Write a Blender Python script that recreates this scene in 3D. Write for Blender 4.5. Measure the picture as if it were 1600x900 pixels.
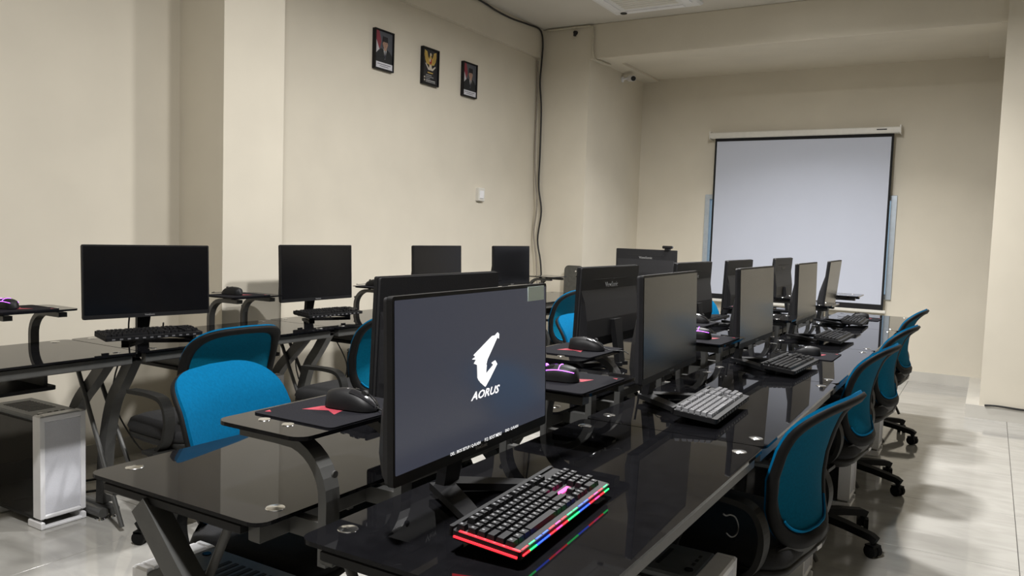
import bpy, bmesh, math, random
from mathutils import Vector, Matrix
R = math.radians
random.seed(7)
for o in list(bpy.data.objects): bpy.data.objects.remove(o)
scene = bpy.context.scene
C = scene.collection

# ---------------------------------------------------------------- camera
EYE = 1.29
cam_d = bpy.data.cameras.new('camera'); cam = bpy.data.objects.new('camera', cam_d); C.objects.link(cam)
cam_d.sensor_width = 36.0; cam_d.lens = 1250.0 / 1600.0 * 36.0; cam_d.clip_start = 0.02
yaw, pit, rol = R(30.8), R(4.0), R(1.93)
fw = Vector((-math.sin(yaw)*math.cos(pit), math.cos(yaw)*math.cos(pit), -math.sin(pit)))
rt = Vector((math.cos(yaw), math.sin(yaw), 0)); up = rt.cross(fw)
r2 = math.cos(rol)*rt + math.sin(rol)*up; u2 = -math.sin(rol)*rt + math.cos(rol)*up
m = Matrix((r2, u2, -fw)).transposed().to_4x4(); m.translation = (0, 0, EYE)
cam.matrix_world = m
scene.camera = cam

# ---------------------------------------------------------------- world, exposure
w = bpy.data.worlds.new('world'); scene.world = w; w.use_nodes = True
bg = w.node_tree.nodes['Background']; bg.inputs[0].default_value = (0.55, 0.78, 1.0, 1); bg.inputs[1].default_value = 0.6
vs = scene.view_settings
vs.view_transform = 'Standard'; vs.look = 'None'; vs.gamma = 1; vs.use_curve_mapping = False
vs.exposure = 0.29
CEIL = 3.30
LAMPS = [(-0.95, 0.75, 96, 180), (-1.25, 4.8, 88, 168), (-1.35, 3.4, 44, 165), (-1.40, 6.3, 38, 122)]   # ceiling downlights: x, y, watts, beam angle

# ---------------------------------------------------------------- materials
MATS = {}
def mat(name, col, rough=0.5, metal=0.0, noise=0.06, scale=30.0, bump=0.0, spec=0.5, emit=None, estr=0.0, alpha=1.0, coat=0.0, ior=1.5):
    if name in MATS: return MATS[name]
    M = bpy.data.materials.new(name); M.use_nodes = True
    nt = M.node_tree; b = nt.nodes['Principled BSDF']
    b.inputs['Roughness'].default_value = rough; b.inputs['Metallic'].default_value = metal
    b.inputs['Specular IOR Level'].default_value = spec; b.inputs['IOR'].default_value = ior
    b.inputs['Coat Weight'].default_value = coat; b.inputs['Coat Roughness'].default_value = 0.03
    b.inputs['Alpha'].default_value = alpha
    tc = nt.nodes.new('ShaderNodeTexCoord'); nz = nt.nodes.new('ShaderNodeTexNoise')
    nz.inputs['Scale'].default_value = scale; nz.inputs['Detail'].default_value = 3
    nt.links.new(tc.outputs['Object'], nz.inputs['Vector'])
    cr = nt.nodes.new('ShaderNodeValToRGB')
    lo = [max(0, c*(1-noise)) for c in col]; hi = [min(1, c*(1+noise)) for c in col]
    cr.color_ramp.elements[0].position = 0.3; cr.color_ramp.elements[1].position = 0.7
    cr.color_ramp.elements[0].color = (*lo, 1); cr.color_ramp.elements[1].color = (*hi, 1)
    nt.links.new(nz.outputs['Fac'], cr.inputs['Fac']); nt.links.new(cr.outputs['Color'], b.inputs['Base Color'])
    if bump:
        bp = nt.nodes.new('ShaderNodeBump'); bp.inputs['Strength'].default_value = bump; bp.inputs['Distance'].default_value = 0.002
        nt.links.new(nz.outputs['Fac'], bp.inputs['Height']); nt.links.new(bp.outputs['Normal'], b.inputs['Normal'])
    if emit:
        b.inputs['Emission Color'].default_value = (*emit, 1); b.inputs['Emission Strength'].default_value = estr
    MATS[name] = M
    return M

def tile_mat():
    M = bpy.data.materials.new('polished_tile'); M.use_nodes = True; nt = M.node_tree; b = nt.nodes['Principled BSDF']
    b.inputs['Roughness'].default_value = 0.07; b.inputs['Specular IOR Level'].default_value = 0.5
    tc = nt.nodes.new('ShaderNodeTexCoord'); oi = nt.nodes.new('ShaderNodeObjectInfo')
    ad = nt.nodes.new('ShaderNodeVectorMath'); ad.operation = 'ADD'
    sc = nt.nodes.new('ShaderNodeVectorMath'); sc.operation = 'SCALE'; sc.inputs['Scale'].default_value = 37.0
    cb = nt.nodes.new('ShaderNodeCombineXYZ'); nt.links.new(oi.outputs['Random'], cb.inputs[0]); nt.links.new(oi.outputs['Random'], cb.inputs[1])
    nt.links.new(cb.outputs[0], sc.inputs[0]); nt.links.new(tc.outputs['Object'], ad.inputs[0]); nt.links.new(sc.outputs[0], ad.inputs[1])
    mp = nt.nodes.new('ShaderNodeMapping'); mp.inputs['Scale'].default_value = (1.0, 3.2, 1.0); mp.inputs['Rotation'].default_value = (0, 0, 0.25)
    nt.links.new(ad.outputs[0], mp.inputs['Vector'])
    nz = nt.nodes.new('ShaderNodeTexNoise'); nz.inputs['Scale'].default_value = 3.0; nz.inputs['Detail'].default_value = 6; nz.inputs['Distortion'].default_value = 1.2
    nt.links.new(mp.outputs[0], nz.inputs['Vector'])
    cr = nt.nodes.new('ShaderNodeValToRGB'); e = cr.color_ramp.elements
    e[0].position = 0.35; e[0].color = (0.40, 0.39, 0.365, 1); e[1].position = 0.6; e[1].color = (0.46, 0.45, 0.42, 1)
    nt.links.new(nz.outputs['Fac'], cr.inputs[0]); nt.links.new(cr.outputs[0], b.inputs['Base Color'])
    return M

M_WALL = mat('cream_wall_paint', (0.70, 0.65, 0.545), 0.75, noise=0.03, scale=2.5, bump=0.0, spec=0.25)
M_CEIL = mat('ceiling_paint', (0.66, 0.63, 0.57), 0.85, noise=0.02, scale=2, spec=0.2)
M_BASE = mat('baseboard_tile', (0.58, 0.56, 0.51), 0.25, noise=0.05, scale=4)
M_GROUT = mat('tile_grout', (0.40, 0.37, 0.32), 0.8)
M_TILE = tile_mat()
M_GLASS = mat('black_glass', (0.006, 0.006, 0.007), 0.025, noise=0.2, spec=0.15)
M_GEDGE = mat('dark_glass_panel', (0.05, 0.05, 0.045), 0.05, noise=0.2, spec=0.8)
M_STEEL = mat('grey_powder_coated_steel', (0.085, 0.085, 0.082), 0.40, metal=0.2, noise=0.08)
M_CHROME = mat('brushed_chrome', (0.75, 0.75, 0.75), 0.18, metal=1.0, noise=0.04)
M_BLK = mat('black_plastic', (0.010, 0.010, 0.011), 0.5, noise=0.15, spec=0.25)
M_BLKG = mat('glossy_black_plastic', (0.010, 0.010, 0.012), 0.16, noise=0.15)
M_BACK = mat('matt_black_monitor_back', (0.020, 0.020, 0.022), 0.5, noise=0.1, scale=200, bump=0.1, spec=0.3)
M_SCR = mat('dark_screen', (0.005, 0.005, 0.006), 0.2, noise=0.1, spec=0.33)
M_CAP = mat('keycap_plastic', (0.007, 0.007, 0.008), 0.4, noise=0.1, spec=0.25)
M_CAPGLEAM = mat('keycap_plastic_gleam', (0.20, 0.20, 0.21), 0.3, noise=0.1)  # white glare on the keys, put into the cap colour
M_LEG = mat('keycap_legend', (0.22, 0.22, 0.23), 0.5)
M_WHT = mat('white_metal', (0.86, 0.86, 0.88), 0.35, noise=0.02)
M_FMESH = mat('white_front_mesh', (0.88, 0.89, 0.95), 0.7, noise=0.05, scale=300, alpha=0.66)
M_FAN = mat('pale_fan_plastic', (0.85, 0.86, 0.92), 0.5)
M_TG = mat('tinted_glass_side', (0.012, 0.012, 0.013), 0.04, noise=0.1, alpha=0.9)
M_TTOP = mat('dark_grey_tower_top', (0.12, 0.13, 0.135), 0.5, noise=0.1)
M_BLUE = mat('blue_chair_fabric', (0.0, 0.105, 0.235), 1.0, noise=0.08, scale=120, bump=0.25, spec=0.08)
M_MESHB = mat('blue_chair_mesh_back', (0.0, 0.12, 0.215), 0.9, noise=0.12, scale=160, bump=0.25, spec=0.1, alpha=0.86)
M_TRIM = mat('blue_piping', (0.0, 0.16, 0.34), 0.8, spec=0.1)
M_CPL = mat('chair_black_plastic', (0.008, 0.008, 0.008), 0.6, noise=0.15, spec=0.13)
M_CGR = mat('chair_charcoal_plastic', (0.019, 0.019, 0.018), 0.5, noise=0.12, spec=0.2)
M_CFAB = mat('black_seat_fabric', (0.012, 0.012, 0.013), 0.9, noise=0.2, scale=150, bump=0.3)
M_PAD = mat('black_mousepad_cloth', (0.010, 0.010, 0.013), 0.9, noise=0.15, scale=250, bump=0.2, spec=0.12)
M_RED = mat('red_print', (0.32, 0.03, 0.05), 0.7, noise=0.08)
M_SCREENW = mat('white_screen_fabric', (0.575, 0.61, 0.71), 0.9, noise=0.01, scale=3, spec=0.1)
M_BORD = mat('black_border_fabric', (0.008, 0.008, 0.009), 0.9)
M_HOUS = mat('white_screen_housing', (0.72, 0.70, 0.64), 0.4, noise=0.03)
M_ALU = mat('window_aluminium', (0.50, 0.56, 0.62), 0.35, metal=0.4)
M_PANE = mat('window_glass', (0.75, 0.9, 0.95), 0.05, alpha=0.25)
M_CABLE = mat('black_cable', (0.012, 0.012, 0.012), 0.5)
M_CABG = mat('grey_cable', (0.28, 0.25, 0.21), 0.6)
M_PIPE = mat('cream_conduit', (0.60, 0.56, 0.45), 0.5)
M_ACW = mat('white_ac_plastic', (0.80, 0.80, 0.80), 0.4, noise=0.02)
M_DARK = mat('dark_slot', (0.02, 0.02, 0.02), 0.7)
M_LAMP = mat('lamp_diffuser', (0.9, 0.9, 0.88), 0.5, emit=(1.0, 1.0, 1.0), estr=8.0)
M_STICK = mat('pale_sticker', (0.78, 0.92, 0.87), 0.6, noise=0.03)
M_TAG = mat('white_tag', (0.6, 0.6, 0.6), 0.5)

# ---------------------------------------------------------------- mesh helpers
class MB:
    def __init__(s): s.v = []; s.f = []; s.sm = []
    def add(s, vs, fs, smooth=False, M=None):
        n = len(s.v)
        s.v += [tuple(M @ Vector(p)) if M else tuple(p) for p in vs]
        s.f += [tuple(i+n for i in f) for f in fs]; s.sm += [smooth]*len(fs); return s
    def box(s, a, b, M=None):
        x0, y0, z0 = a; x1, y1, z1 = b
        return s.add([(x0,y0,z0),(x1,y0,z0),(x1,y1,z0),(x0,y1,z0),(x0,y0,z1),(x1,y0,z1),(x1,y1,z1),(x0,y1,z1)],
                     [(0,3,2,1),(4,5,6,7),(0,1,5,4),(1,2,6,5),(2,3,7,6),(3,0,4,7)], M=M)
    def prism(s, pts, z0, z1, M=None, smooth=False):      # outline (ccw) in xy
        n = len(pts)
        vs = [(x,y,z0) for x,y in pts] + [(x,y,z1) for x,y in pts]
        fs = [tuple(range(n-1,-1,-1)), tuple(range(n,2*n))] + [(i,(i+1)%n,n+(i+1)%n,n+i) for i in range(n)]
        return s.add(vs, fs, smooth, M)
    def rbox(s, a, b, r, seg=4, M=None):
        return s.prism(rrect(a[0],a[1],b[0],b[1],r,seg), a[2], b[2], M)
    def bbox(s, a, b, c, M=None):                          # chamfered box
        x0,y0,z0=a; x1,y1,z1=b
        rings=[(c,z0),(0,z0+c),(0,z1-c),(c,z1)]
        vs=[]
        for k,z in rings:
            vs += [(x0+k+c*0,y0+k,z),(x1-k,y0+k,z),(x1-k,y1-k,z),(x0+k,y1-k,z)]
        fs=[(3,2,1,0),(12,13,14,15)]
        for i in range(3):
            for j in range(4): fs.append((i*4+j,i*4+(j+1)%4,(i+1)*4+(j+1)%4,(i+1)*4+j))
        return s.add(vs,fs,M=M)
    def cyl(s, p0, p1, r0, r1=None, seg=14, smooth=True, M=None):
        p0=Vector(p0); p1=Vector(p1); r1 = r0 if r1 is None else r1
        d=(p1-p0).normalized(); a=d.orthogonal().normalized(); b=d.cross(a)
        vs=[]
        for p,r in((p0,r0),(p1,r1)):
            for i in range(seg):
                t=2*math.pi*i/seg; vs.append(p+r*(math.cos(t)*a+math.sin(t)*b))
        s.add(vs,[(i,(i+1)%seg,seg+(i+1)%seg,seg+i) for i in range(seg)],smooth,M)
        return s.add(vs,[tuple(range(seg-1,-1,-1)),tuple(range(seg,2*seg))],False,M)
    def tube(s, path, r, seg=8, M=None):
        P=[Vector(p) for p in path]; n=len(P); vs=[]; a=None
        for i,p in enumerate(P):
            d=(P[min(i+1,n-1)]-P[max(i-1,0)]).normalized()
            if a is None: a=d.orthogonal().normalized()
            else: a=(a-d*a.dot(d)).normalized()
            b=d.cross(a)
            for k in range(seg):
                t=2*math.pi*k/seg; vs.append(p+r*(math.cos(t)*a+math.sin(t)*b))
        fs=[(i*seg+k,i*seg+(k+1)%seg,(i+1)*seg+(k+1)%seg,(i+1)*seg+k) for i in range(n-1) for k in range(seg)]
        s.add(vs,fs,True,M); return s.add(vs,[tuple(range(seg-1,-1,-1)),tuple(range((n-1)*seg,n*seg))],False,M)
    def ribbon(s, path, side, wid, thk, M=None):            # rectangular section swept along path; side = constant width axis
        P=[Vector(p) for p in path]; S=Vector(side).normalized(); n=len(P); vs=[]
        for i,p in enumerate(P):
            d=(P[min(i+1,n-1)]-P[max(i-1,0)]).normalized(); nn=d.cross(S).normalized()
            w_=wid[i] if isinstance(wid,(list,tuple)) else wid
            for a,b in((-1,-1),(1,-1),(1,1),(-1,1)): vs.append(p+S*a*w_/2+nn*b*thk/2)
        fs=[(i*4+k,i*4+(k+1)%4,(i+1)*4+(k+1)%4,(i+1)*4+k) for i in range(n-1) for k in range(4)]
        return s.add(vs,fs+[(3,2,1,0),tuple((n-1)*4+k for k in range(4))],False,M)
    def ball(s, c, rx, ry, rz, seg=14, rings=8, M=None):
        vs=[]; fs=[]
        for i in range(rings+1):
            t=math.pi*i/rings
            for k in range(seg):
                p=2*math.pi*k/seg; vs.append((c[0]+rx*math.sin(t)*math.cos(p),c[1]+ry*math.sin(t)*math.sin(p),c[2]+rz*math.cos(t)))
        for i in range(rings):
            for k in range(seg): fs.append((i*seg+k,(i+1)*seg+k,(i+1)*seg+(k+1)%seg,i*seg+(k+1)%seg))
        return s.add(vs,fs,True,M)
    def mesh(s, name, mt):
        me=bpy.data.meshes.new(name); me.from_pydata(s.v,[],s.f); me.materials.append(mt)
        me.polygons.foreach_set('use_smooth', s.sm)
        bm=bmesh.new(); bm.from_mesh(me); bmesh.ops.recalc_face_normals(bm,faces=bm.faces); bm.to_mesh(me); bm.free()
        me.update(); return me
    def build(s, name, mt, parent=None, loc=(0,0,0), rot=(0,0,0)):
        o=bpy.data.objects.new(name, s.mesh(name,mt)); C.objects.link(o); o.location=loc; o.rotation_euler=rot
        if parent: o.parent=parent
        return o
def rrect(x0,y0,x1,y1,r,seg=4):
    pts=[]
    for cx,cy,a in((x1-r,y0+r,-90),(x1-r,y1-r,0),(x0+r,y1-r,90),(x0+r,y0+r,180)):
        for i in range(seg+1):
            t=R(a+90*i/seg); pts.append((cx+r*math.cos(t),cy+r*math.sin(t)))
    return pts
def smooth_path(P, n=8):
    P=[Vector(p) for p in P]; out=[]
    for i in range(len(P)-1):
        p0=P[max(i-1,0)];p1=P[i];p2=P[i+1];p3=P[min(i+2,len(P)-1)]
        for k in range(n):
            t=k/n; out.append(0.5*((2*p1)+(p2-p0)*t+(2*p0-5*p1+4*p2-p3)*t*t+(3*p1-p0-3*p2+p3)*t**3))
    out.append(P[-1]); return out
def link_mesh(name, me, parent=None, loc=(0,0,0), rot=(0,0,0)):
    o=bpy.data.objects.new(name,me); C.objects.link(o); o.location=loc; o.rotation_euler=rot
    if parent: o.parent=parent
    return o
def tag(o,label,cat,group=None):
    o['label']=label; o['category']=cat
    if group: o['group']=group
    return o
def thing(name,label,cat,loc=(0,0,0),rz=0.0,group=None):
    o=bpy.data.objects.new(name,None); C.objects.link(o); o.location=loc; o.rotation_euler=(0,0,rz); o.empty_display_size=0.1
    return tag(o,label,cat,group)
def struct(o,label=None,cat=None):
    o['kind']='structure'
    if label: o['label']=label
    if cat: o['category']=cat
    return o
def copy_tree(o,parent=None):
    c=o.copy(); C.objects.link(c); c.parent=parent
    for ch in list(o.children): copy_tree(ch,c)
    return c
def text_mesh(txt,size,mt,name,extr=0.0004,shear=0.0,ax='CENTER',sx=1.0,bold=0.0):
    cu=bpy.data.curves.new(name,'FONT'); cu.body=txt; cu.size=size; cu.extrude=extr; cu.shear=shear; cu.align_x=ax; cu.align_y='CENTER'; cu.resolution_u=2; cu.offset=bold
    t=bpy.data.objects.new('tmp',cu); C.objects.link(t)
    dg=bpy.context.evaluated_depsgraph_get(); me=bpy.data.meshes.new_from_object(t.evaluated_get(dg))
    bpy.data.objects.remove(t); me.materials.clear(); me.materials.append(mt); me.name=name
    for v in me.vertices: v.co.x*=sx
    return me

# ---------------------------------------------------------------- the room
FAR, XL, XP, XC, YC = 8.45, -4.0, -3.63, -3.43, 7.07
XR, YB = 5.6, -4.5
def S(name, mb, mt, label, cat): return struct(mb.build(name, mt), label, cat)
fl = S('floor', MB().box((XL-0.1,YB-0.1,-0.12),(XR+0.1,FAR+0.1,-0.012)), M_GROUT, 'polished cream tile floor with faint grout lines', 'floor')
TS=0.78
tm = MB().bbox((-TS/2+0.0012,-TS/2+0.0012,-0.012),(TS/2-0.0012,TS/2-0.0012,0.0),0.0012).mesh('floor_tile', M_TILE)
for i in range(-6,8):
    for j in range(-11,7):
        x=0.18+TS*(i-0.5)+0; y=3.75+TS*(j+0.5)
        if x+TS/2<XL or x-TS/2>XR or y+TS/2<YB or y-TS/2>FAR: continue
        link_mesh('tile', tm, fl, (x,y,0))
S('ceiling', MB().box((XL-0.1,YB-0.1,CEIL),(XR+0.1,YC+0.32,CEIL+0.1)), M_CEIL, 'off-white painted ceiling', 'ceiling')
S('ceiling_recess', MB().box((XL-0.1,YC+0.29,3.01),(XR+0.1,FAR+0.1,3.1)), M_WALL, 'lower ceiling behind the cross beam', 'ceiling')
S('wall_left', MB().box((XL-0.1,YB-0.1,0),(XL,FAR+0.1,CEIL)), M_WALL, 'long cream wall behind the row of dark monitors', 'wall')
# far wall with a window opening
wx0,wx1,wz0,wz1=-2.66,-0.80,0.76,1.76
fwm=MB()
fwm.box((XL,FAR,0),(wx0,FAR+0.15,3.05)); fwm.box((wx1,FAR,0),(XR,FAR+0.15,3.05)); fwm.box((wx0,FAR,0),(wx1,FAR+0.15,wz0)); fwm.box((wx0,FAR,wz1),(wx1,FAR+0.15,3.05))
S('wall_far', fwm, M_WALL, 'cream end wall behind the projection screen', 'wall')
S('wall_right', MB().box((XR,YB-0.1,0),(XR+0.1,FAR+0.1,CEIL)), M_WALL, 'cream wall on the right side of the room', 'wall')
S('wall_back', MB().box((XL,YB-0.1,0),(XR,YB,CEIL)), M_WALL, 'cream wall behind the viewer', 'wall')
S('trim_1', MB().bbox((XL,2.964,0),(XP,3.394,CEIL),0.006), M_WALL, 'square pilaster standing out of the long cream wall', 'pilaster')
S('trim_2', MB().bbox((XL,YC,0),(XC,FAR,3.295),0.006), M_WALL, 'wide corner pillar with cables hanging beside it', 'pillar')
S('trim_3', MB().bbox((XC,YC,2.97),(XR,YC+0.29,CEIL),0.006), M_WALL, 'deep ceiling beam crossing in front of the end wall', 'beam')
S('trim_4', MB().box((XL,YB,3.02),(XL+0.045,YC,CEIL)), M_WALL, 'shallow beam along the top of the long wall', 'beam')
S('trim_5', MB().bbox((-0.005,6.98,0),(1.2,YC+0.29,CEIL),0.006), M_WALL, 'cream pillar at the right edge of the picture', 'pillar')
S('trim_6', MB().bbox((-0.13,YC+0.29,2.985),(0.3,FAR,3.01),0.002), M_WALL, 'short beam stub beside the right pillar', 'beam')
S('trim_7', MB().bbox((XC,YC+0.29,2.985),(-3.25,FAR,3.01),0.002), M_WALL, 'short beam stub beside the corner pillar', 'beam')
bh=0.10
S('baseboard_left', MB().box((XL,YB,0),(XL+0.012,2.964,bh)).box((XL,3.394,0),(XL+0.012,YC,bh)).box((XP,2.964,0),(XP+0.012,3.394,bh)).box((XL,2.952,0),(XP+0.012,2.964,bh)), M_BASE, 'pale tiled baseboard along the long wall', 'baseboard')
S('baseboard_far', MB().box((XC,FAR-0.012,0),(XR,FAR,bh)), M_BASE, 'pale tiled baseboard under the end wall', 'baseboard')
S('baseboard_right', MB().box((-.095,6.968,0),(1.2,6.98,bh)).box((-.095,6.98,0),(-.005,FAR-.0121,bh)), M_BASE, 'pale tiled baseboard around the right pillar', 'baseboard')
S('baseboard_corner', MB().box((XC,YC-0.012,0),(XC+0.012,FAR,bh)).box((XL,YC-0.012,0),(XC+0.012,YC,bh)), M_BASE, 'pale tiled baseboard around the corner pillar', 'baseboard')
# window behind the projection screen
win=bpy.data.objects.new('window_1',None); C.objects.link(win); win.location=((wx0+wx1)/2,FAR,wz0); struct(win,'aluminium window hidden behind the projection screen','window')
hw=(wx1-wx0)/2; hh=wz1-wz0
wf=MB()
for a,b in(((-hw,-0.02,0),(-hw+0.05,0.09,hh)),((hw-0.05,-0.02,0),(hw,0.09,hh)),((-hw+0.05,-0.02,0),(hw-0.05,0.09,0.05)),((-hw+0.05,-0.02,hh-0.05),(hw-0.05,0.09,hh)),((-0.025,0.0,0.05),(0.025,0.07,hh-0.05))): wf.bbox(a,b,0.004)
wf.build('window_frame',M_ALU,win)
for a,b in((-hw+0.05,-0.025),(0.025,hw-0.05)): MB().box((a,0.03,0.05),(b,0.036,hh-0.05)).build('pane',M_PANE,win)
# ceiling lamps: the light of the room
for i,(x,y,wt,bm_) in enumerate(LAMPS):
    t=thing('ceiling_lamp','round ceiling downlight '+['nearest to the viewer overhead','above the right bench edge','above the middle of the benches','close before the cross beam'][i],'lamp',(x,y,CEIL),0,'ceiling lamps')
    f=MB(); n=28; vs=[]
    for r,z in((.15,-.0005),(.15,-.012),(.128,-.02),(.12,-.006)): vs+=[(r*math.cos(2*math.pi*k/n),r*math.sin(2*math.pi*k/n),z) for k in range(n)]
    f.add(vs,[(q*n+k,q*n+(k+1)%n,(q+1)*n+(k+1)%n,(q+1)*n+k) for q in range(3) for k in range(n)],True).build('rim',M_ACW,t)
    MB().cyl((0,0,-.006),(0,0,-.003),.12,seg=28).build('diffuser',M_LAMP,t)
    ld=bpy.data.lights.new('lamp_light','AREA'); ld.shape='DISK'; ld.size=0.24; ld.energy=wt; ld.color=(1.0,0.985,0.97); ld.spread=R(bm_)
    lo=bpy.data.objects.new('lamp_light',ld); C.objects.link(lo); lo.parent=t; lo.location=(0,0,-0.022)

# ---------------------------------------------------------------- builders (local: x = user's right, y = away from user, z up)
DT=0.75
def make_desk():
    t=thing('computer_desk','','desk')
    MB().rbox((-.568,-.2625,DT-.008),(.568,.2625,DT),.03,5).build('glass_top',M_GLASS,t)
    cap=MB().cyl((0,0,0),(0,0,.0012),.019,.018,seg=20).cyl((0,0,.0012),(0,0,.0030),.0175,.004,seg=20)
    cm=cap.mesh('bolt_cap',M_CHROME)
    for sx in(-1,1):
        for sy in(-1,1): link_mesh('bolt_cap',cm,t,(sx*.487,sy*.218,DT),(0,0,.5))
    MB().bbox((-.54,-.245,DT-.052),(.54,-.215,DT-.012),.004).build('front_rail',M_STEEL,t)
    MB().bbox((-.54,.205,DT-.052),(.54,.235,DT-.012),.004).build('rear_rail',M_STEEL,t)
    tm_=MB().bbox((-.02,-.2149,DT-.034),(.072,.2049,DT-.014),.003)
    tm_.cyl((0,-.218,DT-.014),(0,-.218,DT-.0081),.014).cyl((0,.218,DT-.014),(0,.218,DT-.0081),.014)
    tmm=tm_.mesh('top_bar',M_BLK)
    lp=smooth_path([(0,-.175,.714),(0,-.105,.61),(0,-.04,.52),(0,.005,.38),(0,.03,.22),(0,.04,.055)],5)
    lm=MB().ribbon(lp,(1,0,0),.045,.05).mesh('leg',M_STEEL)
    rm=MB().cyl((0,.195,.703),(0,-.22,.02),.0095,seg=10).mesh('brace_rod',M_STEEL)
    run=MB().prism(rrect(-.022,.012,.022,.052,.019,4),0,.31,Matrix.Translation((0,.27,0))@Matrix.Rotation(R(90),4,'X')).mesh('foot_runner',M_STEEL)
    lev=MB().cyl((0,0,0),(0,0,.007),.019,.016).cyl((0,0,.007),(0,0,.013),.008).mesh('leveller_foot',M_CHROME)
    lp2=smooth_path([(0,-.09,.714),(0,.02,.60),(0,.13,.49),(0,.20,.36),(0,.235,.22),(0,.245,.055)],5)
    lm2=MB().ribbon(lp2,(1,0,0),.045,.05).mesh('leg',M_STEEL)
    rm2=MB().cyl((0,.12,.703),(0,-.22,.02),.0095,seg=10).mesh('brace_rod',M_STEEL)
    for sx in(-1,1):
        link_mesh('top_bar',tmm,t,(sx*.487,0,0),(0,0,0 if sx>0 else math.pi)); link_mesh('leg',lm if sx<0 else lm2,t,(sx*.545,0,0)); link_mesh('brace_rod',rm if sx<0 else rm2,t,(sx*(.545-.033),0,0))
        rn=link_mesh('foot_runner',run,t,(sx*.545,0,0))
        for y in(-.02,.25): link_mesh('leveller_foot',lev,rn,(0,y,0))
    sh=MB().rbox((.185,.075,.897),(.515,.31,.905),.03,5).build('raised_shelf',M_GLASS,t)
    jp=[(0,.10,.880),(0,.20,.880)]
    for k in range(1,9):
        a=R(90-90*k/8); jp.append((0,.225+.10*math.cos(a),.780+.10*math.sin(a)))
    jp+= [(0,.325,.72),(0,.325,.655)]
    jm=MB().ribbon(jp,(1,0,0),.036,.02).box((-.012,.2351,.70),(.012,.3149,.735))
    jm.cyl((0,.336,.83),(0,.34,.83),.007).cyl((0,.15,.889),(0,.15,.8971),.01).cyl((0,.215,.889),(0,.215,.8971),.01)
    jmm=jm.mesh('shelf_post',M_STEEL)
    c2=MB().cyl((0,0,0),(0,0,.0014),.0125,.0115,seg=16).mesh('shelf_bolt',M_CHROME)
    for x in(.455,.235):
        link_mesh('shelf_post',jmm,t,(x,0,0))
        for y in(.15,.215): link_mesh('bolt_cap',c2,sh,(x,y,.905),(0,0,.5))
    tr=MB().rbox((-.31,-.15,.622),(.29,.17,.636),.02,3).build('keyboard_tray',M_BLK,t)
    for x in(-.28,.26): MB().box((x-.008,-.12,.636),(x+.008,.14,.69)).box((x-.008,.14,.68),(x+.008,.204,.70)).build('tray_hanger',M_STEEL,tr)
    return t

PIV=(0,.03,.20)
def make_monitor(logo_back=True):
    t=thing('computer_monitor','','monitor')
    T=Matrix.Translation((-PIV[0],-PIV[1],-PIV[2])); RX=Matrix.Rotation(R(90),4,'X')
    w2=.2875; z0,z1=.10,.425
    def slab(a,b,r): # rounded rect in xz, y range
        return lambda ya,yb: MB().prism(rrect(a[0],a[1],b[0],b[1],r,3),-yb,-ya,T@RX)
    tilt=(R(-2),0,0)
    bz=slab((-w2,z0),(w2,z1),.006)(0,.012).build('bezel',M_BLK,t,PIV,tilt)
    slab((-w2+.006,z0+.020),(w2-.006,z1-.007),.002)(-.0012,-.0001).build('screen',M_SCR,t,PIV,tilt)
    bs=slab((-w2+.002,z0+.002),(w2-.002,z1-.002),.006)(.0121,.020).build('back_shell',M_BACK,t,PIV,tilt)
    prof=[(.0201,.104),(.044,.112),(.050,.15),(.044,.22),(.030,.29),(.0201,.335)]
    bu=MB(); n=len(prof); xs=[-.280,-.262,.262,.280]
    vs=[]
    for i,x in enumerate(xs):
        k=0.25 if i in(0,3) else 1.0
        vs+=[(x,.0201+(y-.0201)*k,z) for y,z in prof]
    fs=[tuple(range(n-1,-1,-1)),tuple(range(3*n,4*n))]+[(i*n+j,i*n+(j+1)%n,(i+1)*n+(j+1)%n,(i+1)*n+j) for i in range(3) for j in range(n)]
    bu.add(vs,fs,M=T).build('rear_housing',M_BACK,t,PIV,tilt)
    gr=MB().box((-.17,.0201,.372),(-.01,.0212,.3755),T).box((.01,.0201,.372),(.17,.0212,.3755),T).build('back_groove',M_DARK,bs)
    if logo_back:
        me=text_mesh('ViewSonic',.030,mat('grey_logo_print',(.34,.34,.34),.5),'back_logo')
        link_mesh('back_logo',me,bs,(0-PIV[0],.0206-PIV[1]+.0006,.350-PIV[2]),(R(90),0,R(180)))
    me=text_mesh('ViewSonic',.011,mat('chin_logo_print',(.30,.30,.30),.5),'front_logo'); link_mesh('front_logo',me,bz,(-PIV[0],-.0003-PIV[1],z0+.010-PIV[2]),(R(90),0,0))
    MB().ribbon([(0,.050,.20),(0,.062,.12),(0,.072,.05),(0,.078,.012)],(1,0,0),[.075,.065,.055,.055],.022).build('stand_neck',M_BLK,t)
    for s in(-1,1):
        MB().ribbon([(s*.008,.085,.018),(s*.08,-.01,.014),(s*.158,-.112,.008)],(s*.8,.6,0),[.05,.042,.03],.015).build('foot_leg',M_BLK,t)
    return t

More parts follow.
